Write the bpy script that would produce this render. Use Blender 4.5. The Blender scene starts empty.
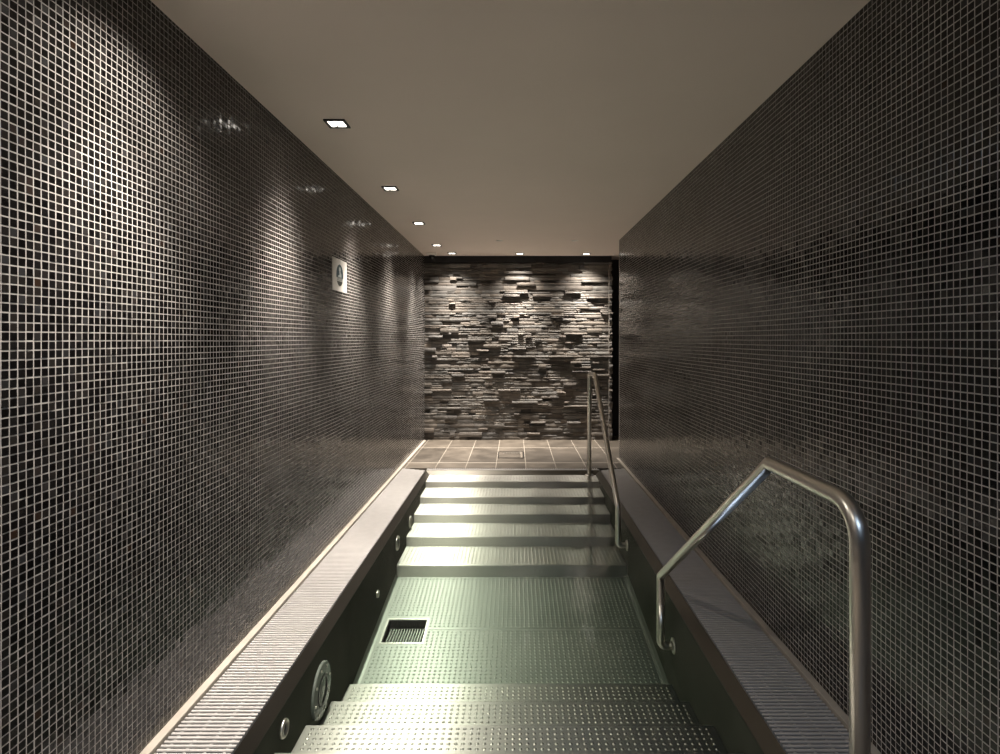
import bpy, bmesh, math, random
import numpy as np
from mathutils import Vector, Matrix
R = random.Random(7)
S = bpy.context.scene
COL = S.collection
PI = math.pi

# ------------------------------------------------------------------ dimensions (metres, camera above the origin looking along +Y)
XL, XR = -1.223, 1.195          # mosaic walls
YB = 7.66                       # stone wall
YR_END = 6.45                   # where the right mosaic wall stops
H = 2.5
CAM_Z = 1.359
PL, PR = -0.885, 0.845          # pool walls
GL, GR = -0.927, 0.895          # inner edges of the gratings
TRIM_L, TRIM_R = -1.190, 1.165
P_NEAR, P_FAR = 1.42, 5.865     # pool ends
WATER = -0.035

# ------------------------------------------------------------------ helpers
def link(name, bm, mat, parent=None, smooth=False):
    me = bpy.data.meshes.new(name)
    bmesh.ops.recalc_face_normals(bm, faces=bm.faces[:])
    bm.to_mesh(me); bm.free()
    if smooth:
        for p in me.polygons: p.use_smooth = True
    me.materials.append(mat)
    o = bpy.data.objects.new(name, me)
    COL.objects.link(o)
    if parent is not None: o.parent = parent
    return o

def tag(o, label=None, cat=None, group=None, kind=None):
    if label: o['label'] = label
    if cat: o['category'] = cat
    if group: o['group'] = group
    if kind: o['kind'] = kind
    return o

def thing(name, loc, label, cat, group=None):
    o = bpy.data.objects.new(name, None)
    o.empty_display_size = 0.1
    o.location = loc
    COL.objects.link(o)
    return tag(o, label, cat, group)

def struct(name, bm, mat, label=None, smooth=False):
    return tag(link(name, bm, mat, None, smooth), label, None, None, 'structure')

def box(bm, x0, x1, y0, y1, z0, z1, bev=0.0):
    v = [bm.verts.new(c) for c in ((x0,y0,z0),(x1,y0,z0),(x1,y1,z0),(x0,y1,z0),(x0,y0,z1),(x1,y0,z1),(x1,y1,z1),(x0,y1,z1))]
    fs = [bm.faces.new([v[i] for i in q]) for q in ((0,3,2,1),(4,5,6,7),(0,1,5,4),(1,2,6,5),(2,3,7,6),(3,0,4,7))]
    if bev:
        es = list({e for f in fs for e in f.edges})
        bmesh.ops.bevel(bm, geom=es, offset=bev, segments=2, affect='EDGES', profile=0.6)
    return v

def prism(bm, pts, axis, a0, a1):
    """closed outline pts (2-D) extruded along axis 'x', 'y' or 'z'"""
    def P(p, a):
        return {'x': (a, p[0], p[1]), 'y': (p[0], a, p[1]), 'z': (p[0], p[1], a)}[axis]
    A = [bm.verts.new(P(p, a0)) for p in pts]
    B = [bm.verts.new(P(p, a1)) for p in pts]
    bm.faces.new(A); bm.faces.new(B[::-1])
    n = len(pts)
    for i in range(n):
        bm.faces.new((A[i], B[i], B[(i+1) % n], A[(i+1) % n]))

def lathe(bm, prof, seg=32, mtx=Matrix.Identity(4), close_ends=True):
    """prof: list of (radius, height) turned about local Z"""
    rings = []
    for r, h in prof:
        if r < 1e-6:
            rings.append([bm.verts.new(mtx @ Vector((0, 0, h)))])
        else:
            rings.append([bm.verts.new(mtx @ Vector((r*math.cos(2*PI*i/seg), r*math.sin(2*PI*i/seg), h))) for i in range(seg)])
    for a, b in zip(rings, rings[1:]):
        if len(a) == 1 and len(b) == 1: continue
        for i in range(seg):
            j = (i+1) % seg
            if len(a) == 1: bm.faces.new((a[0], b[i], b[j]))
            elif len(b) == 1: bm.faces.new((a[i], a[j], b[0]))
            else: bm.faces.new((a[i], a[j], b[j], b[i]))

def fillet(pts, radii, n=10):
    out = [Vector(pts[0])]
    for i in range(1, len(pts)-1):
        p, a, b, r = Vector(pts[i]), Vector(pts[i-1]), Vector(pts[i+1]), radii[i]
        u, w = (a-p).normalized(), (b-p).normalized()
        th = u.angle(w)
        d = r / math.tan(th/2)
        c = p + (u+w).normalized() * (r / math.sin(th/2))
        s, e = p+u*d, p+w*d
        vs, ve = s-c, e-c
        ang = vs.angle(ve); ax = vs.cross(ve).normalized()
        for k in range(n+1):
            out.append(c + Matrix.Rotation(ang*k/n, 3, ax) @ vs)
    out.append(Vector(pts[-1]))
    return out

def tube(bm, path, r, seg=20):
    n = len(path); rings = []
    t0 = (path[1]-path[0]).normalized()
    ref = Vector((1,0,0)) if abs(t0.x) < .9 else Vector((0,1,0))
    nrm = (ref - t0*ref.dot(t0)).normalized()
    for i, p in enumerate(path):
        t = (path[min(i+1,n-1)] - path[max(i-1,0)]).normalized()
        nrm = (nrm - t*nrm.dot(t)).normalized()
        b = t.cross(nrm)
        rings.append([bm.verts.new(p + r*(math.cos(2*PI*k/seg)*nrm + math.sin(2*PI*k/seg)*b)) for k in range(seg)])
    for a, b in zip(rings, rings[1:]):
        for k in range(seg):
            bm.faces.new((a[k], a[(k+1)%seg], b[(k+1)%seg], b[k]))
    bm.faces.new(rings[0][::-1]); bm.faces.new(rings[-1])

# ------------------------------------------------------------------ materials
class NT:
    def __init__(s, name):
        s.m = bpy.data.materials.new(name); s.m.use_nodes = True
        s.t = s.m.node_tree; s.t.nodes.clear()
        s.out = s.n('ShaderNodeOutputMaterial')
    def n(s, kind, **kw):
        nd = s.t.nodes.new(kind)
        for k, v in kw.items(): setattr(nd, k, v)
        return nd
    def set(s, sock, v):
        if isinstance(v, bpy.types.NodeSocket): s.t.links.new(v, sock)
        else: sock.default_value = v
    def math(s, op, a, b=None, c=None, clamp=False):
        nd = s.n('ShaderNodeMath', operation=op); nd.use_clamp = clamp
        s.set(nd.inputs[0], a)
        if b is not None: s.set(nd.inputs[1], b)
        if c is not None: s.set(nd.inputs[2], c)
        return nd.outputs[0]
    def vmath(s, op, a, b=None):
        nd = s.n('ShaderNodeVectorMath', operation=op)
        s.set(nd.inputs[0], a)
        if b is not None: s.set(nd.inputs[1], b)
        return nd.outputs[0]
    def ramp(s, fac, stops):
        nd = s.n('ShaderNodeValToRGB'); cr = nd.color_ramp
        while len(cr.elements) < len(stops): cr.elements.new(1)
        for e, (p, c) in zip(cr.elements, stops):
            e.position = p; e.color = (*c, 1)
        s.set(nd.inputs[0], fac); return nd.outputs[0]
    def mixc(s, f, a, b):
        nd = s.n('ShaderNodeMix', data_type='RGBA')
        s.set(nd.inputs[0], f); s.set(nd.inputs[6], a); s.set(nd.inputs[7], b)
        return nd.outputs[2]
    def noise(s, vec, scale, detail=4, rough=.5):
        nd = s.n('ShaderNodeTexNoise'); s.set(nd.inputs['Vector'], vec)
        nd.inputs['Scale'].default_value = scale; nd.inputs['Detail'].default_value = detail
        nd.inputs['Roughness'].default_value = rough
        return nd.outputs[0]
    def bump(s, h, dist, strength=1.0, normal=None):
        nd = s.n('ShaderNodeBump'); s.set(nd.inputs['Height'], h)
        nd.inputs['Distance'].default_value = dist; nd.inputs['Strength'].default_value = strength
        if normal is not None: s.set(nd.inputs['Normal'], normal)
        return nd.outputs[0]
    def coord(s): return s.n('ShaderNodeTexCoord').outputs['Object']
    def pbsdf(s, color, rough, metal=0.0, normal=None, spec=None):
        b = s.n('ShaderNodeBsdfPrincipled')
        s.set(b.inputs['Base Color'], color if isinstance(color, bpy.types.NodeSocket) else (*color, 1))
        s.set(b.inputs['Roughness'], rough); s.set(b.inputs['Metallic'], metal)
        if normal is not None: s.set(b.inputs['Normal'], normal)
        if spec is not None: s.set(b.inputs['Specular IOR Level'], spec)
        s.t.links.new(b.outputs[0], s.out.inputs[0]); return b

def m_glass_tile():
    s = NT('black_glass_mosaic_tile')
    at = s.n('ShaderNodeAttribute'); at.attribute_name = 'tile_random'
    sp = s.n('ShaderNodeSeparateXYZ'); s.set(sp.inputs[0], at.outputs['Vector'])
    col = s.ramp(sp.outputs[0], [(0,(.004,.0035,.0035)), (.5,(.007,.0065,.0065)), (.8,(.012,.011,.011)), (.92,(.02,.017,.015)), (.975,(.03,.03,.032)), (1,(.03,.017,.011))])
    rough = s.math('ADD', s.math('MULTIPLY', s.math('POWER', sp.outputs[1], 3.0), .22), .06)
    n = s.noise(s.coord(), 130, 2)
    s.pbsdf(col, rough, 0, s.bump(n, .0006, .35), .34); return s.m

def m_plain(name, c, rough, metal=0, var=.12, scale=8, bump=0.0, spec=.5):
    s = NT(name); co = s.coord(); n = s.noise(co, scale, 5)
    a = tuple(x*(1-var) for x in c); b = tuple(min(1, x*(1+var)) for x in c)
    col = s.ramp(n, [(.3,a),(.7,b)])
    nrm = s.bump(s.noise(co, scale*12, 3), bump) if bump else None
    s.pbsdf(col, rough, metal, nrm, spec); return s.m

def m_steel(name, c, r0, r1, stretch=(1,1,1), scale=60, bump=.0, aniso=0, metal=1.0):
    s = NT(name); co = s.coord()
    mp = s.n('ShaderNodeMapping'); s.set(mp.inputs[0], co); mp.inputs['Scale'].default_value = stretch
    n = s.noise(mp.outputs[0], scale, 4); big = s.noise(co, 2.2, 3)
    rough = s.math('ADD', s.math('MULTIPLY', s.math('ADD', s.math('MULTIPLY', n, .6), s.math('MULTIPLY', big, .4)), r1-r0), r0)
    col = s.ramp(big, [(.25, tuple(x*.9 for x in c)), (.75, c)])
    nrm = s.bump(n, bump) if bump else None
    b = s.pbsdf(col, rough, metal, nrm)
    if aniso:      # brushed along X: highlights draw out along Y
        b.inputs['Anisotropic'].default_value = aniso
        cx = s.n('ShaderNodeCombineXYZ'); cx.inputs[1].default_value = 1.0; cx.inputs[2].default_value = 1.0
        s.set(b.inputs['Tangent'], cx.outputs[0])
    return s.m

def m_stone():
    s = NT('slate_ledge_stone'); co = s.coord()
    at = s.n('ShaderNodeAttribute'); at.attribute_name = 'tint'
    n1 = s.noise(co, 9, 6, .6); n2 = s.noise(co, 55, 5, .65)
    mp = s.n('ShaderNodeMapping'); s.set(mp.inputs[0], co); mp.inputs['Scale'].default_value = (6, 6, 60)
    n3 = s.noise(mp.outputs[0], 3, 4)
    base = s.ramp(n1, [(.25,(.17,.158,.145)), (.5,(.24,.22,.20)), (.75,(.31,.28,.25))])
    mul = s.n('ShaderNodeMix', data_type='RGBA', blend_type='MULTIPLY'); mul.inputs[0].default_value = 1
    s.set(mul.inputs[6], base); s.set(mul.inputs[7], at.outputs['Color'])
    h = s.math('ADD', s.math('MULTIPLY', n2, .5), n3)
    s.pbsdf(mul.outputs[2], s.math('ADD', s.math('MULTIPLY', n2, .25), .6), 0, s.bump(h, .004, .6), .3); return s.m

def m_floor_tile():
    s = NT('beige_stone_floor_tile'); co = s.coord()
    sp = s.n('ShaderNodeSeparateXYZ'); s.set(sp.inputs[0], co)
    u = s.math('DIVIDE', s.math('SUBTRACT', sp.outputs[0], -.2), .322)
    v = s.math('DIVIDE', s.math('SUBTRACT', sp.outputs[1], 7.11), .86)
    fu, fv = s.math('FRACT', u), s.math('FRACT', v)
    du = s.math('MULTIPLY', s.math('MINIMUM', fu, s.math('SUBTRACT', 1., fu)), .322)
    dv = s.math('MULTIPLY', s.math('MINIMUM', fv, s.math('SUBTRACT', 1., fv)), .86)
    d = s.math('MINIMUM', du, s.math('MULTIPLY', dv, .35))
    mr = s.n('ShaderNodeMapRange'); s.set(mr.inputs[0], d); mr.inputs[1].default_value = .0028; mr.inputs[2].default_value = .004
    cv = s.n('ShaderNodeCombineXYZ'); s.set(cv.inputs[0], s.math('FLOOR', u)); s.set(cv.inputs[1], s.math('FLOOR', v))
    wn = s.n('ShaderNodeTexWhiteNoise'); s.set(wn.inputs['Vector'], cv.outputs[0])
    n = s.noise(co, 4.5, 6, .6)
    f = s.math('ADD', s.math('MULTIPLY', n, .75), s.math('MULTIPLY', wn.outputs['Value'], .25))
    tc = s.ramp(f, [(.3,(.07,.058,.046)), (.55,(.13,.108,.085)), (.75,(.20,.17,.135))])
    col = s.mixc(mr.outputs[0], (.42,.37,.31,1), tc)
    s.pbsdf(col, s.math('ADD', s.math('MULTIPLY', n, .3), .3), 0, s.bump(mr.outputs[0], .0015)); return s.m

def m_emit(name, c, k):
    s = NT(name); e = s.n('ShaderNodeEmission'); e.inputs[0].default_value = (*c, 1); e.inputs[1].default_value = k
    s.t.links.new(e.outputs[0], s.out.inputs[0]); return s.m

def m_water():
    s = NT('pool_water'); co = s.coord()
    mp = s.n('ShaderNodeMapping'); s.set(mp.inputs[0], co); mp.inputs['Scale'].default_value = (1, .55, 1)
    h = s.noise(mp.outputs[0], 5.5, 2)
    nrm = s.bump(h, .006)
    geo = s.n('ShaderNodeNewGeometry')
    dt = s.n('ShaderNodeVectorMath', operation='DOT_PRODUCT'); s.set(dt.inputs[0], nrm); s.set(dt.inputs[1], geo.outputs['Incoming'])
    c = s.math('ABSOLUTE', dt.outputs['Value'])
    F = s.math('ADD', s.math('MULTIPLY', s.math('POWER', s.math('SUBTRACT', 1., c, clamp=True), 5.), .98), .02, clamp=True)
    tr = s.n('ShaderNodeBsdfTransparent'); tr.inputs[0].default_value = (1,1,1,1)
    gl = s.n('ShaderNodeBsdfGlossy'); gl.inputs['Roughness'].default_value = .10; s.set(gl.inputs['Normal'], nrm); gl.inputs[0].default_value = (1,1,1,1)
    mx = s.n('ShaderNodeMixShader'); s.set(mx.inputs[0], F); s.t.links.new(tr.outputs[0], mx.inputs[1]); s.t.links.new(gl.outputs[0], mx.inputs[2])
    s.t.links.new(mx.outputs[0], s.out.inputs[0])
    va = s.n('ShaderNodeVolumeAbsorption'); va.inputs['Color'].default_value = (.68,.83,.72,1); va.inputs['Density'].default_value = .75
    s.t.links.new(va.outputs[0], s.out.inputs['Volume'])
    return s.m

M = dict(
    glass_tile=m_glass_tile(), grout=m_plain('pale_grey_grout', (.46,.43,.405), .85, 0, .14, 3),
    ceiling=m_plain('matt_ceiling_paint', (.92,.81,.73), .85, 0, .02, 1.5),
    stone=m_stone(), tile=m_floor_tile(),
    dark=m_plain('near_black_matt', (.022,.021,.022), .8),  # plain near-black; on the side passage it paints in the shade
    trim=m_plain('cream_stone_trim', (.45,.40,.34), .5, 0, .1, 14),
    grate=m_plain('pale_grating_plastic', (.46,.435,.415), .5, 0, .05, 20),
    gutter=m_plain('dark_gutter_steel', (.03,.028,.027), .4),  # one near-black tone for gutter trough and sump box
    steel=m_steel('brushed_tread_steel', (.48,.47,.43), .42, .54, (2,60,1), 8, aniso=.92),
    floorsteel=m_steel('matt_floor_steel', (.27,.285,.255), .42, .52, (2,60,1), 8, aniso=.85, metal=.65),
    wallsteel=m_plain('painted_shade_pool_wall', (.075,.080,.064), .7, 0, .2, 3, spec=0.0),  # shade and dark reflections on the steel walls, put into the colour
    rail=m_steel('satin_rail_steel', (.76,.72,.66), .26, .36, (1,1,1), 220),
    lip=m_steel('lip_steel', (.15,.14,.12), .30, .42, (40,1,1), 8),
    frame=m_plain('black_lamp_frame', (.012,.011,.011), .4),
    lens=m_emit('lamp_lens', (1,.93,.82), 7),
    white=m_plain('white_sign_plastic', (.80,.76,.71), .4, 0, .02),
    teal=m_plain('dark_teal_print', (.016,.055,.070), .4, 0, .03),
    olive=m_plain('dark_olive_print', (.045,.05,.04), .4, 0, .03),
    grey=m_plain('grey_print', (.30,.32,.32), .4, 0, .03),
    pale=m_plain('pale_print', (.62,.66,.66), .4, 0, .03),
    cap=m_plain('white_cap_plastic', (.95,.91,.86), .5, 0, .02),
    dome=m_plain('smoked_dome_plastic', (.01,.01,.012), .08, 0, .02),
    glass=m_plain('lamp_glass_pale', (.15,.165,.145), .16, 0, .15, 40),
    water=m_water(),
)

# ------------------------------------------------------------------ the room
Y0 = -1.3
def mosaic_wall(name, x, s, thick, ya, yb, yc, y0, z0, p, label, seed):
    """tiled wall with its face at x, facing s (+1/-1) along X: a grout slab to yc with single glass tiles from ya to yb"""
    rs = np.random.RandomState(seed)
    j0, j1 = math.ceil((ya-y0)/p), math.floor((yb-y0)/p); k0, k1 = math.floor((.012-z0)/p), math.ceil((H-z0)/p)
    J, K = np.meshgrid(np.arange(j0, j1), np.arange(k0, k1), indexing='ij')
    J, K = J.ravel(), K.ravel(); n = len(J)
    drift = .0012*np.sin(J*.11+K*.05+seed) + .0008*np.sin(K*.21-J*.07)
    cy = y0 + (J+.5)*p + rs.uniform(-.0003,.0003,n) + drift
    cz = z0 + (K+.5)*p + rs.uniform(-.0003,.0003,n) + .0010*np.sin(J*.09-K*.04)
    hw = p*.5 - .0016 + rs.uniform(-.0002,.0002,n)
    ty, tz = rs.normal(0,.019,n), rs.normal(0,.019,n)
    V = np.zeros((n, 8, 3))
    for c, (a, b) in enumerate(((-1,-1),(1,-1),(1,1),(-1,1))):
        V[:,c,0] = x - s*.0006; V[:,c,1] = cy+a*hw; V[:,c,2] = cz+b*hw
        hi = hw-.0006
        V[:,c+4,0] = x + s*(.0002 + np.clip(ty*a*hi + tz*b*hi, -.0004, .0004)); V[:,c+4,1] = cy+a*hi; V[:,c+4,2] = cz+b*hi
    V[:,:,2] = np.clip(V[:,:,2], .0125, H-.0012)
    quads = [(4,5,6,7),(0,1,5,4),(1,2,6,5),(2,3,7,6),(3,0,4,7)]
    if s < 0: quads = [q[::-1] for q in quads]
    F = (np.arange(n)*8)[:,None,None] + np.array(quads)[None]
    xs = x - s*.0004; xo = x - s*thick
    sv = [(xs,ya,-.75),(xo,ya,-.75),(xo,yc,-.75),(xs,yc,-.75),(xs,ya,H),(xo,ya,H),(xo,yc,H),(xs,yc,H)]
    sq = [(0,3,2,1),(4,5,6,7),(0,1,5,4),(1,2,6,5),(2,3,7,6),(3,0,4,7)]
    if s < 0: sq = [q[::-1] for q in sq]
    # wind the slab outwards
    me = bpy.data.meshes.new(name)
    me.from_pydata(V.reshape(-1,3).tolist() + sv, [], F.reshape(-1,4).tolist() + [[n*8+i for i in q[::-1]] for q in sq])
    me.materials.append(M['glass_tile']); me.materials.append(M['grout'])
    nf = n*5
    me.polygons.foreach_set('material_index', np.concatenate([np.zeros(nf), np.ones(6)]).astype(np.int32))
    at = me.attributes.new('tile_random', 'FLOAT_VECTOR', 'FACE')
    rv = np.vstack([np.repeat(rs.rand(n,3), 5, axis=0), np.zeros((6,3))])
    at.data.foreach_set('vector', rv.ravel().astype(np.float32))
    me.update()
    o = bpy.data.objects.new(name, me); COL.objects.link(o)
    tag(o, label, None, None, 'structure'); return o
mosaic_wall('wall_left', XL, 1, .12, Y0, YB+.08, 8.2, 1.343, 1.356, .0231, 'left wall of small black glass mosaic tiles with pale grout', 3)
mosaic_wall('wall_right', XR, -1, .22, Y0, YR_END, YR_END, 1.395, 1.359, .0233, 'right wall of small black glass mosaic tiles with pale grout', 8)
bm = bmesh.new(); box(bm, XL-.12, 2.7, Y0-.12, 8.2, H, H+.12); struct('ceiling', bm, M['ceiling'], 'plain warm grey ceiling')
bm = bmesh.new(); box(bm, XL, XR, Y0-.12, Y0, 0, H); struct('wall_front', bm, M['dark'])
bm = bmesh.new()
box(bm, 2.58, 2.7, YR_END-.12, 8.2, 0, H); box(bm, XR+.22, 2.58, YR_END-.12, YR_END, 0, H); box(bm, 1.32, 2.58, 8.02, 8.2, 0, H)
struct('wall_passage', bm, M['dark'], 'wall of the side passage, coloured dark for its shade')  # unlit depth of the passage painted in as near-black
bm = bmesh.new()
box(bm, XL, 2.58, 5.985, 8.02, -.12, 0)
box(bm, XL, XR, Y0, 1.29, -.12, 0)
struct('floor', bm, M['tile'], 'beige stone floor tiles in front of the stone wall')
# stone wall: split-face ledge stones, one mesh
bm = bmesh.new(); tint = bm.loops.layers.color.new('tint')
def stone(x0, x1, z0, z1, dep):
    n = max(2, int((x1-x0)/.05)+1)
    cols = []
    yb, yf = YB+.10, YB+.03 - dep
    tilt = R.uniform(-.003,.003); tv = R.uniform(-.0015,.002)
    dz = [R.uniform(-.0018,.0018) for _ in range(n)]
    for i in range(n):
        x = x0 + (x1-x0)*i/(n-1)
        y = yf + tilt*(i/(n-1)-.5) + R.uniform(-.0035,.0035)
        e = .004 if i in (0, n-1) else 0
        cols.append([bm.verts.new(q) for q in ((x,yb,z0),(x,y+.004+e,z0+.0015+dz[i]),(x,y+tv*.5+e,(z0+z1)/2+R.uniform(-.004,.004)),(x,y+tv+.004+e,z1-.0015+dz[i]),(x,yb,z1))])
    k = R.uniform(.85,1.14); w = R.uniform(-.012,.025); c = (min(1,k*(.8+w)), k*.8, min(1,max(0,k*(.8-w))), 1)
    fs = []
    for a, b in zip(cols, cols[1:]):
        for j in range(4): fs.append(bm.faces.new((a[j], b[j], b[j+1], a[j+1])))
    fs.append(bm.faces.new(cols[0])); fs.append(bm.faces.new(cols[-1][::-1]))
    for f in fs:
        for l in f.loops: l[tint] = c
z = 0.0; STONE_TOP = 2.41; XE = 1.315
def depth():
    q = R.random()
    if q < .06: return -.028 + R.uniform(0,.008)
    if q > .90: return .034 + R.uniform(0,.014)
    return R.uniform(0,.012)
while z < STONE_TOP - .014:
    h = R.choice((.030,.036,.042,.046,.052,.060))
    if STONE_TOP - (z+h) < .014: h = STONE_TOP - z
    x = XL
    while x < XE - .001:
        w = R.choice((.07,.09,.12,.15,.18,.23,.32))*R.uniform(.85,1.2)
        if XE - .035 - x < .02:      # corner stones at the right end stand proud
            stone(x, XE+R.uniform(-.006,.014), z, z+h-.0012, R.uniform(.055,.10)); break
        if XE - .035 - (x+w) < .05: w = XE - .035 - x
        d = depth()
        if h > .04 and R.random() < .25:
            q = h*R.uniform(.4,.6)
            stone(x, x+w-.0015, z, z+q-.0012, d); stone(x, x+w-.0015, z+q, z+h-.0012, depth())
        else:
            stone(x, x+w-.0015, z, z+h-.0012, d)
        x += w
    z += h
struct('wall_back', bm, M['stone'], 'rough split-face slate ledge stone wall at the far end')
bm = bmesh.new(); box(bm, XL, 1.30, YB+.10, 8.015, 0, H); struct('wall_backing', bm, M['dark'])
bm = bmesh.new(); box(bm, XL, 1.32, YB-.005, YB+.0995, STONE_TOP+.001, H); struct('dark_band', bm, M['dark'], 'dark band above the stone wall')  # plain dark strip between the stone top and the ceiling
def skirting(name, x0, x1, y0, y1, label):
    bm = bmesh.new(); box(bm, x0, x1, y0, y1, -.02, .012, .003); struct(name, bm, M['trim'], label)
skirting('baseboard_left', XL+.0005, TRIM_L, 1.29, YB-.07, 'cream stone edging along the left mosaic wall')
skirting('baseboard_right', TRIM_R, XR-.0005, 1.29, YR_END, 'stone edging along the right mosaic wall')

# ------------------------------------------------------------------ the steel pool
pool = thing('plunge_pool', (0, 3.6, -.7), 'stainless steel plunge pool with steps at both ends, sunk between the mosaic walls', 'pool')
pool_off = pool.location.copy()
def part(name, bm, mat, parent=pool, smooth=False, off=None):
    o = link(name, bm, mat, parent, smooth)
    for v in o.data.vertices: v.co -= (off if off is not None else pool_off)
    return o
def wpart(name, bm, mat, root, smooth=False): return part(name, bm, mat, root, smooth, root.location.copy())

BOT = -.74
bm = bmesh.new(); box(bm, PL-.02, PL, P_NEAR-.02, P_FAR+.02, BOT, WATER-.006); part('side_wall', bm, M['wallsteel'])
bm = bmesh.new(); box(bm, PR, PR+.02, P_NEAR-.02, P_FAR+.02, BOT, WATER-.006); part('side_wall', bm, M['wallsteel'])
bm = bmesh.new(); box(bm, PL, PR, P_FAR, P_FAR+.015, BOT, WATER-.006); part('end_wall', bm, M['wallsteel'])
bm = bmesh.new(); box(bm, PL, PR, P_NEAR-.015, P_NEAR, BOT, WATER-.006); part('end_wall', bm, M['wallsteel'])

# sloping overflow lip: one mitred frame round the water
def ring(bm, o, i, zo, zi, t):
    """frame between outer rectangle o and inner rectangle i (x0,x1,y0,y1), top falling from zo to zi, thickness t"""
    def cor(r, z): return [bm.verts.new((x, y, z)) for x, y in ((r[0],r[2]),(r[1],r[2]),(r[1],r[3]),(r[0],r[3]))]
    A, B, C, D = cor(o, zo), cor(i, zi), cor(i, zi-t), cor(o, zo-t)
    for k in range(4):
        j = (k+1) % 4
        for P, Q in ((A,B),(B,C),(C,D),(D,A)):
            bm.faces.new((P[k], P[j], Q[j], Q[k]))
bm = bmesh.new()
ring(bm, (GL+.001, GR-.001, 1.375, P_FAR+.03), (PL, PR, P_NEAR, P_FAR), -.004, WATER-.004, .006)
part('overflow_lip', bm, M['lip'])
# gutter trough under the gratings
bm = bmesh.new()
box(bm, TRIM_L, GL, 1.30, 5.98, -.075, -.045); box(bm, GR, TRIM_R, 1.30, 5.98, -.075, -.045)
box(bm, GL, GR, P_FAR+.032, 5.98, -.075, -.045); box(bm, GL, GR, 1.30, 1.37, -.075, -.045)
part('gutter', bm, M['gutter'])

PITCH = .029
def stud_profile(bm, x, y, z, r=.0080, h=.0032, seg=8, slope=0.0):
    a = [bm.verts.new((x+r*math.cos(2*PI*k/seg), y+r*math.sin(2*PI*k/seg), z-.0002+slope*r*math.sin(2*PI*k/seg))) for k in range(seg)]
    b = [bm.verts.new((x+.62*r*math.cos(2*PI*k/seg), y+.62*r*math.sin(2*PI*k/seg), z+h*.8+slope*.62*r*math.sin(2*PI*k/seg))) for k in range(seg)]
    c = bm.verts.new((x, y, z+h))
    for k in range(seg):
        j = (k+1) % seg
        f = bm.faces.new((a[k], a[j], b[j], b[k])); f.smooth = True
        f = bm.faces.new((b[k], b[j], c)); f.smooth = True
SX0, SX1 = PL+.003, PR-.003
def step(y0, y1, z, bottom, front):
    """solid steel step; front = the y that faces the pool's middle (rounded nosing)"""
    bm = bmesh.new()
    s = 1 if front == y1 else -1
    back = y0 if s > 0 else y1
    pts = [(back, bottom), (back, z), (front-s*.008, z), (front-s*.0025, z-.0025), (front, z-.008), (front, bottom)]
    prism(bm, pts, 'x', SX0, SX1)
    ny = int((y1-y0-.045)/PITCH); nx = int((SX1-SX0-.06)/PITCH)
    oy = (y0+y1)/2 - s*.004; ox = (SX0+SX1)/2
    for i in range(nx+1):
        for j in range(ny+1):
            stud_profile(bm, ox+(i-nx/2)*PITCH, oy+(j-ny/2)*PITCH, z)
    return part('step', bm, M['steel'])
def h2z(h): return CAM_Z - h
# far flight, descending towards the camera
far = [(5.60, h2z(1.404)), (5.27, h2z(1.466)), (4.95, h2z(1.530)), (4.60, h2z(1.604)), (4.22, h2z(1.684))]
back = P_FAR
for k, (yf, z) in enumerate(far):
    nxt = far[k+1][1] if k+1 < len(far) else h2z(1.774)
    step(yf, back-.0005, z, BOT+.02, yf); back = yf + .0005
# near flight, rising towards the camera
near = [(3.02, -.480), (2.72, -.380), (2.39, -.270), (2.08, -.160), (1.76, -.062)]
for k, (yf, z) in enumerate(near):
    nb = near[k+1][0]-.0005 if k+1 < len(near) else P_NEAR+.0005
    step(nb+.0005, yf, z, BOT+.02, yf)
# floor plates with studs, a welded seam across and an opening for the sump
FY0, FY1 = 3.015, 4.225
def fz(y): return h2z(1.774) - (4.22-y)*.1208
slope = .1208
DX0, DX1, DY0, DY1 = -.822, -.570, 3.47, 3.70
bm = bmesh.new()
def plate(x0, x1, y0, y1):
    prism(bm, [(y0, fz(y0)), (y1, fz(y1)), (y1, fz(y1)-.02), (y0, fz(y0)-.02)], 'x', x0, x1)
plate(SX0, DX0, FY0, FY1); plate(DX1, SX1, FY0, FY1); plate(DX0, DX1, FY0, DY0); plate(DX0, DX1, DY1, FY1)
nx = int((SX1-SX0-.09)/PITCH); ny = int((FY1-FY0-.07)/PITCH)
for i in range(nx+1):
    for j in range(ny+1):
        x = (SX0+SX1)/2+(i-nx/2)*PITCH; y = (FY0+FY1)/2+(j-ny/2)*PITCH
        if DX0-.025 < x < DX1+.025 and DY0-.025 < y < DY1+.025: continue
        if abs(y-3.60) < .016: continue
        stud_profile(bm, x, y, fz(y), slope=slope)
y = 3.60; prism(bm, [(y-.006, fz(y-.006)-.001), (y-.003, fz(y)+.0022), (y+.003, fz(y)+.0026), (y+.006, fz(y+.006)-.001)], 'x', DX1+.01, SX1)
part('pool_floor', bm, M['floorsteel'])
# cove strips between floor and walls
for sx, xw in ((1, PL), (-1, PR)):
    bm = bmesh.new()
    pts = [(xw, .028), (xw+sx*.006, .012), (xw+sx*.016, .004), (xw+sx*.030, .0015), (xw+sx*.030, -.01), (xw, -.01)]
    A = [bm.verts.new((p[0], FY0+.008, fz(FY0+.008)+p[1])) for p in pts]; B = [bm.verts.new((p[0], FY1-.008, fz(FY1-.008)+p[1])) for p in pts]
    bm.faces.new(A); bm.faces.new(B[::-1])
    for k in range(len(pts)): bm.faces.new((A[k], B[k], B[(k+1)%len(pts)], A[(k+1)%len(pts)]))
    part('cove', bm, M['floorsteel'])

# water body
bm = bmesh.new(); box(bm, PL-.004, PR+.004, P_NEAR-.004, P_FAR+.004, BOT+.03, WATER)
tag(link('pool_water', bm, M['water']), 'clear greenish still water filling the steel plunge pool', 'water')

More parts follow.
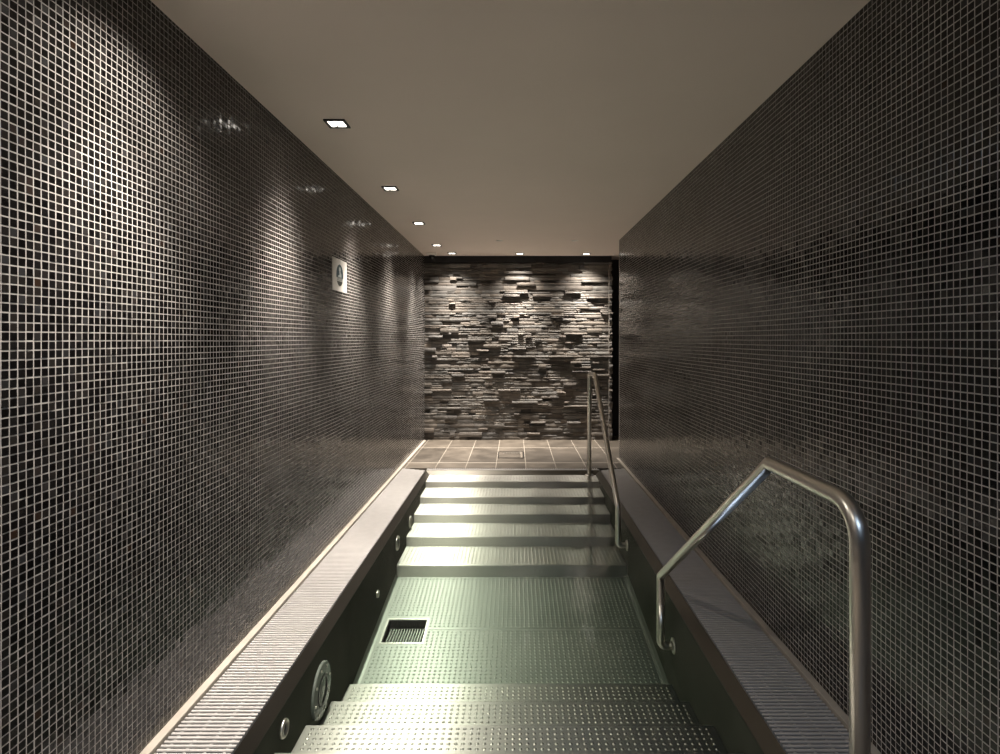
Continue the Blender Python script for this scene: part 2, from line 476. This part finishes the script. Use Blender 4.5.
# ------------------------------------------------------------------ overflow gratings
def grating(name, x0, x1, y0, y1, along, label, cut=None):
    g = thing(name, ((x0+x1)/2, (y0+y1)/2, -.045), label, 'grating')
    bm = bmesh.new(); bw, gap = .0106, .0092
    prof = [(-.5,-.0035),(-.38,-.0005),(-.2,0),(.2,0),(.38,-.0005),(.5,-.0035),(.5,-.005),(.16,-.008),(.16,-.022),(-.16,-.022),(-.16,-.008),(-.5,-.005)]
    if along == 'y':
        n = int((y1-y0)/(bw+gap))
        for i in range(n):
            c = y1 - (i+.5)*(bw+gap)
            a, b = (x0, x1) if cut is None else cut(c, x0, x1)
            if b - a < .01: continue
            prism(bm, [(c+p*bw, q) for p, q in prof], 'x', a+.004, b-.004)
    else:
        n = int((x1-x0)/(bw+gap))
        for i in range(n):
            c = x0 + (i+.5)*(bw+gap)
            prism(bm, [(c+p*bw, q) for p, q in prof], 'y', y0+.004, y1-.004)
    wpart('bars', bm, M['grate'], g)
    bm = bmesh.new()
    if along == 'y':
        ye = y1 if cut is None else y1-.10
        for f in (.12, .37, .63, .88): box(bm, x0+(x1-x0)*f-.005, x0+(x1-x0)*f+.005, y0, ye, -.0449, -.006)
    else:
        for f in (.25, .75): box(bm, x0, x1, y0+(y1-y0)*f-.005, y0+(y1-y0)*f+.005, -.0449, -.006)
    wpart('support_rails', bm, M['grate'], g)
    return g
def mit_l(c, a, b):   # 45-degree-ish mitre at the far corners
    t = max(0, (c-5.885)/(5.98-5.885)); return a, b - t*(b-a)*.96
def mit_r(c, a, b):
    t = max(0, (c-5.885)/(5.98-5.885)); return a + t*(b-a)*.96, b
grating('overflow_grating', TRIM_L+.001, GL-.001, 1.31, 5.98, 'y', 'long pale slatted overflow grating along the left mosaic wall, brightly lit', mit_l)
grating('overflow_grating', GR+.001, TRIM_R-.001, 1.31, 5.98, 'y', 'long slatted overflow grating along the right mosaic wall, in shade behind the handrails', mit_r)
grating('overflow_grating', GL+.003, GR-.003, P_FAR+.035, 5.978, 'x', 'narrow slatted grating across the far pool end, bordering the beige floor')

# ------------------------------------------------------------------ handrails
def handrail(pts, radii, label, base_z, wall_x):
    p0 = Vector(pts[0])
    g = thing('handrail', (p0.x, p0.y, base_z), label, 'handrail', 'pool handrails')
    bm = bmesh.new(); tube(bm, fillet(pts, radii), .0212, 24); wpart('rail_tube', bm, M['rail'], g, True)
    bm = bmesh.new(); lathe(bm, [(0,0),(.045,0),(.045,.006),(.040,.009),(.0214,.010)], 28, Matrix.Translation((p0.x, p0.y, base_z+.0003))); wpart('base_flange', bm, M['rail'], g, True)
    e = Vector(pts[-1])
    bm = bmesh.new(); lathe(bm, [(0,0),(.040,0),(.040,.006),(.034,.009),(.0214,.010)], 28, Matrix.Translation((wall_x-.0003, e.y, e.z)) @ Matrix.Rotation(-PI/2, 4, 'Y')); wpart('wall_flange', bm, M['rail'], g, True)
    b = Vector(pts[-2]); 
    bm = bmesh.new(); lathe(bm, [(.0213,0),(.0228,.001),(.0228,.007),(.0213,.008)], 28, Matrix.Translation((b.x, b.y, WATER-.002))); wpart('joint_collar', bm, M['rail'], g, True)
    return g
RX = .775
handrail([(RX,1.266,.010),(RX,1.266,.984),(RX,1.712,.984),(RX,2.990,.108),(RX,2.990,-.262),(PR-.006,2.990,-.262)],
         [0,.085,.012,.015,.03,0], 'large near steel handrail bending down into the water at right foreground', 0.0, PR)
handrail([(RX,5.84,h2z(1.404)+.012),(RX,5.84,1.02),(RX,5.43,1.02),(RX,4.222,.110),(RX,4.222,-.178),(PR-.006,4.222,-.178)],
         [0,.06,.012,.015,.03,0], 'small far steel handrail rising in front of the stone wall', h2z(1.404)+.0024, PR)

# ------------------------------------------------------------------ fixtures in the left pool wall
def on_wall(y, z): return Matrix.Translation((PL+.0004, y, z)) @ Matrix.Rotation(PI/2, 4, 'Y')
lt = thing('underwater_light', (PL+.0004, 2.566, -.233), 'big round underwater light on the left pool wall above the near steps', 'light')
W = on_wall(2.566, -.233)
bm = bmesh.new(); lathe(bm, [(.066,0),(.118,0),(.118,.008),(.114,.012),(.070,.014),(.066,.010)], 40, W)
bmesh.ops.remove_doubles(bm, verts=bm.verts[:], dist=1e-6); wpart('rim', bm, M['glass'], lt)
bm = bmesh.new(); lathe(bm, [(0,.001),(.0655,.001),(.0655,.008),(.05,.012),(0,.0135)], 40, W); wpart('lens', bm, M['glass'], lt, True)
bm = bmesh.new(); lathe(bm, [(.052,.010),(.064,.0095),(.064,.015),(.052,.0155),(.052,.010)], 36, W); wpart('inner_ring', bm, M['frame'], lt, True)
for k in range(8):
    a = 2*PI*k/8+.2
    bm = bmesh.new(); lathe(bm, [(0,0),(.006,0),(.006,.003),(.003,.0042),(0,.0042)], 12, W @ Matrix.Translation((.096*math.cos(a), .096*math.sin(a), .0125))); wpart('screw', bm, M['rail'], lt, True)
def nozzle(y, z, r, label):
    g = thing('pool_nozzle', (PL+.0004, y, z), label, 'nozzle', 'round fittings in the left pool wall')
    W = on_wall(y, z)
    bm = bmesh.new(); lathe(bm, [(r*.62,0),(r,0),(r,.006),(r*.9,.012),(r*.7,.013),(r*.62,.007)], 32, W); bmesh.ops.remove_doubles(bm, verts=bm.verts[:], dist=1e-6)
    wpart('rim', bm, M['rail'], g, True)
    bm = bmesh.new(); lathe(bm, [(0,.001),(r*.6,.001),(r*.6,.004),(r*.25,.006),(0,.005)], 28, W); wpart('insert', bm, M['frame'], g, True)
nozzle(2.156, -.126, .034, 'small round nozzle in the left pool wall, nearest the camera beside the near steps')
nozzle(3.63, -.275, .024, 'tiny round fitting in the left pool wall above the pool floor')
nozzle(4.248, -.170, .054, 'round shiny nozzle in the left pool wall beside the lowest far step')
nozzle(4.77, -.180, .052, 'round nozzle in the left pool wall farthest from the camera, beside the second far step')
# sump in the pool floor
sm = thing('floor_sump', (-.696, 3.585, fz(3.585)-.07), 'dark square drain sump sunk in the pool floor by the left wall', 'drain')
bm = bmesh.new()
zt = fz(3.585)
for (a, b, c, d) in ((DX0, DX1, DY0, DY0+.006), (DX0, DX1, DY1-.006, DY1), (DX0, DX0+.006, DY0+.006, DY1-.006), (DX1-.006, DX1, DY0+.006, DY1-.006)):
    prism(bm, [(c, fz(c)-.001), (d, fz(d)-.001), (d, zt-.09), (c, zt-.09)], 'x', a+.0005, b-.0005)
box(bm, DX0+.006, DX1-.006, DY0+.006, DY1-.006, zt-.09, zt-.085)
wpart('sump_box', bm, M['gutter'], sm)
bm = bmesh.new()
for (a, b, c, d) in ((DX0-.011, DX1+.011, DY0-.011, DY0), (DX0-.011, DX1+.011, DY1, DY1+.011), (DX0-.011, DX0, DY0, DY1), (DX1, DX1+.011, DY0, DY1)):
    prism(bm, [(c, fz(c)+.0003), (c, fz(c)+.004), (d, fz(d)+.004), (d, fz(d)+.0003)], 'x', a, b)
wpart('sump_rim', bm, M['steel'], sm)
bm = bmesh.new()
for i in range(13):
    x = DX0+.022 + i*.0172
    box(bm, x-.003, x+.003, DY0+.0262, DY1-.0262, zt-.05, zt-.032)
wpart('sump_slats', bm, M['floorsteel'], sm)
bm = bmesh.new()
box(bm, DX0+.0065, DX1-.0065, DY0+.006, DY0+.026, zt-.052, zt-.034); wpart('slat_holder', bm, M['frame'], sm)
bm = bmesh.new(); box(bm, DX0+.0065, DX1-.0065, DY1-.026, DY1-.006, zt-.052, zt-.034); wpart('slat_holder', bm, M['frame'], sm)

# ------------------------------------------------------------------ drain in the beige floor
dr = thing('floor_drain', (-.045, 6.66, 0.0), 'square shower drain set in the beige floor tiles before the stone wall', 'drain')
bm = bmesh.new(); ring(bm, (-.195,.110,6.48,6.86), (-.185,.100,6.49,6.85), .006, .006, .0055); wpart('drain_frame', bm, M['frame'], dr)
bm = bmesh.new(); box(bm, -.184, .099, 6.491, 6.849, .0003, .004, .001); wpart('drain_tray', bm, M['tile'], dr)
for i in range(7):
    x = -.135 + i*.031
    bm = bmesh.new(); box(bm, x, x+.018, 6.74, 6.80, .0042, .007, .002); wpart('drain_slot', bm, M['rail'], dr)

# ------------------------------------------------------------------ sign on the left wall
SY0, SY1, SZ0, SZ1 = 3.776, 4.095, 1.697, 1.920
CY, CZ, CR = 3.930, 1.809, .075
sg = thing('wall_sign', (XL+.0006, (SY0+SY1)/2, SZ0), 'white rectangular sign with a dark teal round badge on the left mosaic wall', 'sign')
bm = bmesh.new(); box(bm, XL+.0006, XL+.0050, SY0, SY1, SZ0, SZ1, .0008); wpart('panel', bm, M['white'], sg)
def disc_part(a0, a1, r, x0, x1):          # circular segment, angles in degrees seen from the room (camera's right = +Y)
    bm = bmesh.new()
    n = 48
    pts = [(CY + r*math.cos(math.radians(a0+(a1-a0)*k/n)), CZ + r*math.sin(math.radians(a0+(a1-a0)*k/n))) for k in range(n+1)]
    prism(bm, pts, 'x', XL+x0, XL+x1); return bm
badge = wpart('badge', disc_part(-14, 194, CR, .0052, .0062), M['teal'], sg)
def bpart(name, bm, mat):
    o = link(name, bm, mat, badge)
    for v in o.data.vertices: v.co -= sg.location
    return o
bm = bmesh.new(); pts = [(CY-.012+.020*math.cos(2*PI*k/24)+.012, CZ+.040+.017*math.sin(2*PI*k/24)) for k in range(24)]; prism(bm, pts, 'x', XL+.0063, XL+.0070); bpart('figure_head', bm, M['pale'])
bm = bmesh.new(); prism(bm, [(CY+.016,CZ+.024),(CY+.034,CZ+.006),(CY+.036,CZ-.014),(CY-.044,CZ-.014),(CY-.034,CZ-.002),(CY-.006,CZ+.004),(CY-.012,CZ+.022)], 'x', XL+.0063, XL+.0070); bpart('figure_body', bm, M['pale'])
for zz in (CZ-.024, CZ-.034):
    bm = bmesh.new(); box(bm, XL+.0052, XL+.0058, CY-.062, CY+.062, zz-.0028, zz+.0028); wpart('text_line', bm, M['grey'], sg)
wpart('badge_base', disc_part(214, 326, CR, .0052, .0062), M['olive'], sg)

# ------------------------------------------------------------------ ceiling: recessed lamps, camera, caps
def downlight(x, y, label, group, watts):
    g = thing('recessed_downlight', (x, y, H), label, 'downlight', group)
    bm = bmesh.new(); ring(bm, (x-.055,x+.055,y-.055,y+.055), (x-.041,x+.041,y-.041,y+.041), H-.0005, H-.0005, .0075); wpart('frame', bm, M['frame'], g)
    bm = bmesh.new(); box(bm, x-.0405, x+.0405, y-.0405, y+.0405, H-.004, H-.0005, .0012); wpart('lens', bm, M['lens'], g)
    bm = bmesh.new(); box(bm, x-.014, x-.004, y+.022, y+.0405, H-.007, H-.0042, .001); wpart('spring_clip', bm, M['frame'], g)
WARM = (1.0, .925, .83)
def spot(x, y, watts, beams=((64, 1.0), (86, .22), (115, .015))):
    for ang, k in beams:      # hot core and wide spill of the same reflector lamp
        L = bpy.data.lights.new('downlight_beam', 'SPOT'); L.energy = watts*k; L.color = WARM
        L.spot_size = math.radians(ang); L.spot_blend = 1.0; L.shadow_soft_size = .035
        o = bpy.data.objects.new('downlight_beam', L); o.location = (x, y, H-.03); COL.objects.link(o)
P_ROW, P_BACK = 300, 310
row = [(2.966,'nearest the camera, first of the row along the left wall'), (4.235,'second from the camera in the row along the left wall'), (5.50,'third from the camera in the row along the left wall'), (6.77,'last of the row along the left wall, farthest from the camera')]
for y, t in row:
    downlight(-.933, y, 'square lit ceiling downlight '+t, 'downlights along the left wall', P_ROW)
for y in (2.966, 4.235, 5.50, 6.77): spot(-.933, y, P_ROW)
for y in (.43, 1.70): spot(-.933, y, P_ROW, ((70, .78), (126, .17)))
for x, y, t in ((-.82,7.40,'left'), (.07,7.44,'middle'), (.95,7.46,'right')):
    downlight(x, y, 'square lit ceiling downlight close to the stone wall, %s of three' % t, 'downlights before the stone wall', P_BACK)
    spot(x, y, P_BACK, ((62, 1.0), (112, .30)))
cm = thing('security_camera', (-1.085, 7.40, H), 'small ceiling dome camera in the far left corner by the stone wall', 'camera')
T = Matrix.Translation((-1.085, 7.40, H-.0004)) @ Matrix.Rotation(PI, 4, 'X')
bm = bmesh.new(); lathe(bm, [(0,0),(.070,0),(.070,.018),(.060,.028),(.040,.030),(0,.030)], 32, T); wpart('base', bm, M['cap'], cm, True)
bm = bmesh.new(); lathe(bm, [(0,.0305),(.040,.0305),(.040,.042),(.035,.060),(.024,.073),(.010,.079),(0,.080)], 32, T); wpart('dome', bm, M['dome'], cm, True)
for x, y, t in ((-.172,6.47,'left of the pair near the far end'), (.69,6.46,'right of the pair near the far end')):
    g = thing('ceiling_cap', (x, y, H), 'small round pale ceiling cap, '+t, 'ceiling cap', 'round ceiling caps')
    T = Matrix.Translation((x, y, H-.0004)) @ Matrix.Rotation(PI, 4, 'X')
    bm = bmesh.new(); lathe(bm, [(0,0),(.040,0),(.040,.002),(.034,.005),(0,.006)], 28, T); wpart('cover', bm, M['cap'], g, True)

# added dim cool fill light behind the camera, no lamp known there
L = bpy.data.lights.new('rear_fill_light', 'AREA'); L.energy = 18; L.color = (.56,.74,1.0); L.shape = 'RECTANGLE'; L.size = 1.2; L.size_y = .6
o = bpy.data.objects.new('rear_fill_light', L); o.location = (.2, -.75, H-.02); COL.objects.link(o)

# ------------------------------------------------------------------ camera
cam = bpy.data.cameras.new('camera'); cam.sensor_width = 36; cam.lens = 564*36/1000
cam.shift_x = -.0145; cam.shift_y = -.037; cam.clip_start = .02
co = bpy.data.objects.new('camera', cam); co.location = (0, 0, CAM_Z); co.rotation_euler = (PI/2, 0, 0)
COL.objects.link(co); S.camera = co

w = bpy.data.worlds.new('world'); S.world = w; w.use_nodes = True
w.node_tree.nodes['Background'].inputs[0].default_value = (0,0,0,1)
S.view_settings.view_transform = 'Standard'; S.view_settings.look = 'None'
S.view_settings.gamma = 1; S.view_settings.use_curve_mapping = False
S.view_settings.exposure = 0.14
cy = S.cycles
cy.use_denoising = True; cy.max_bounces = 12; cy.diffuse_bounces = 5; cy.glossy_bounces = 6; cy.transparent_max_bounces = 12
cy.blur_glossy = .8; cy.sample_clamp_indirect = 6
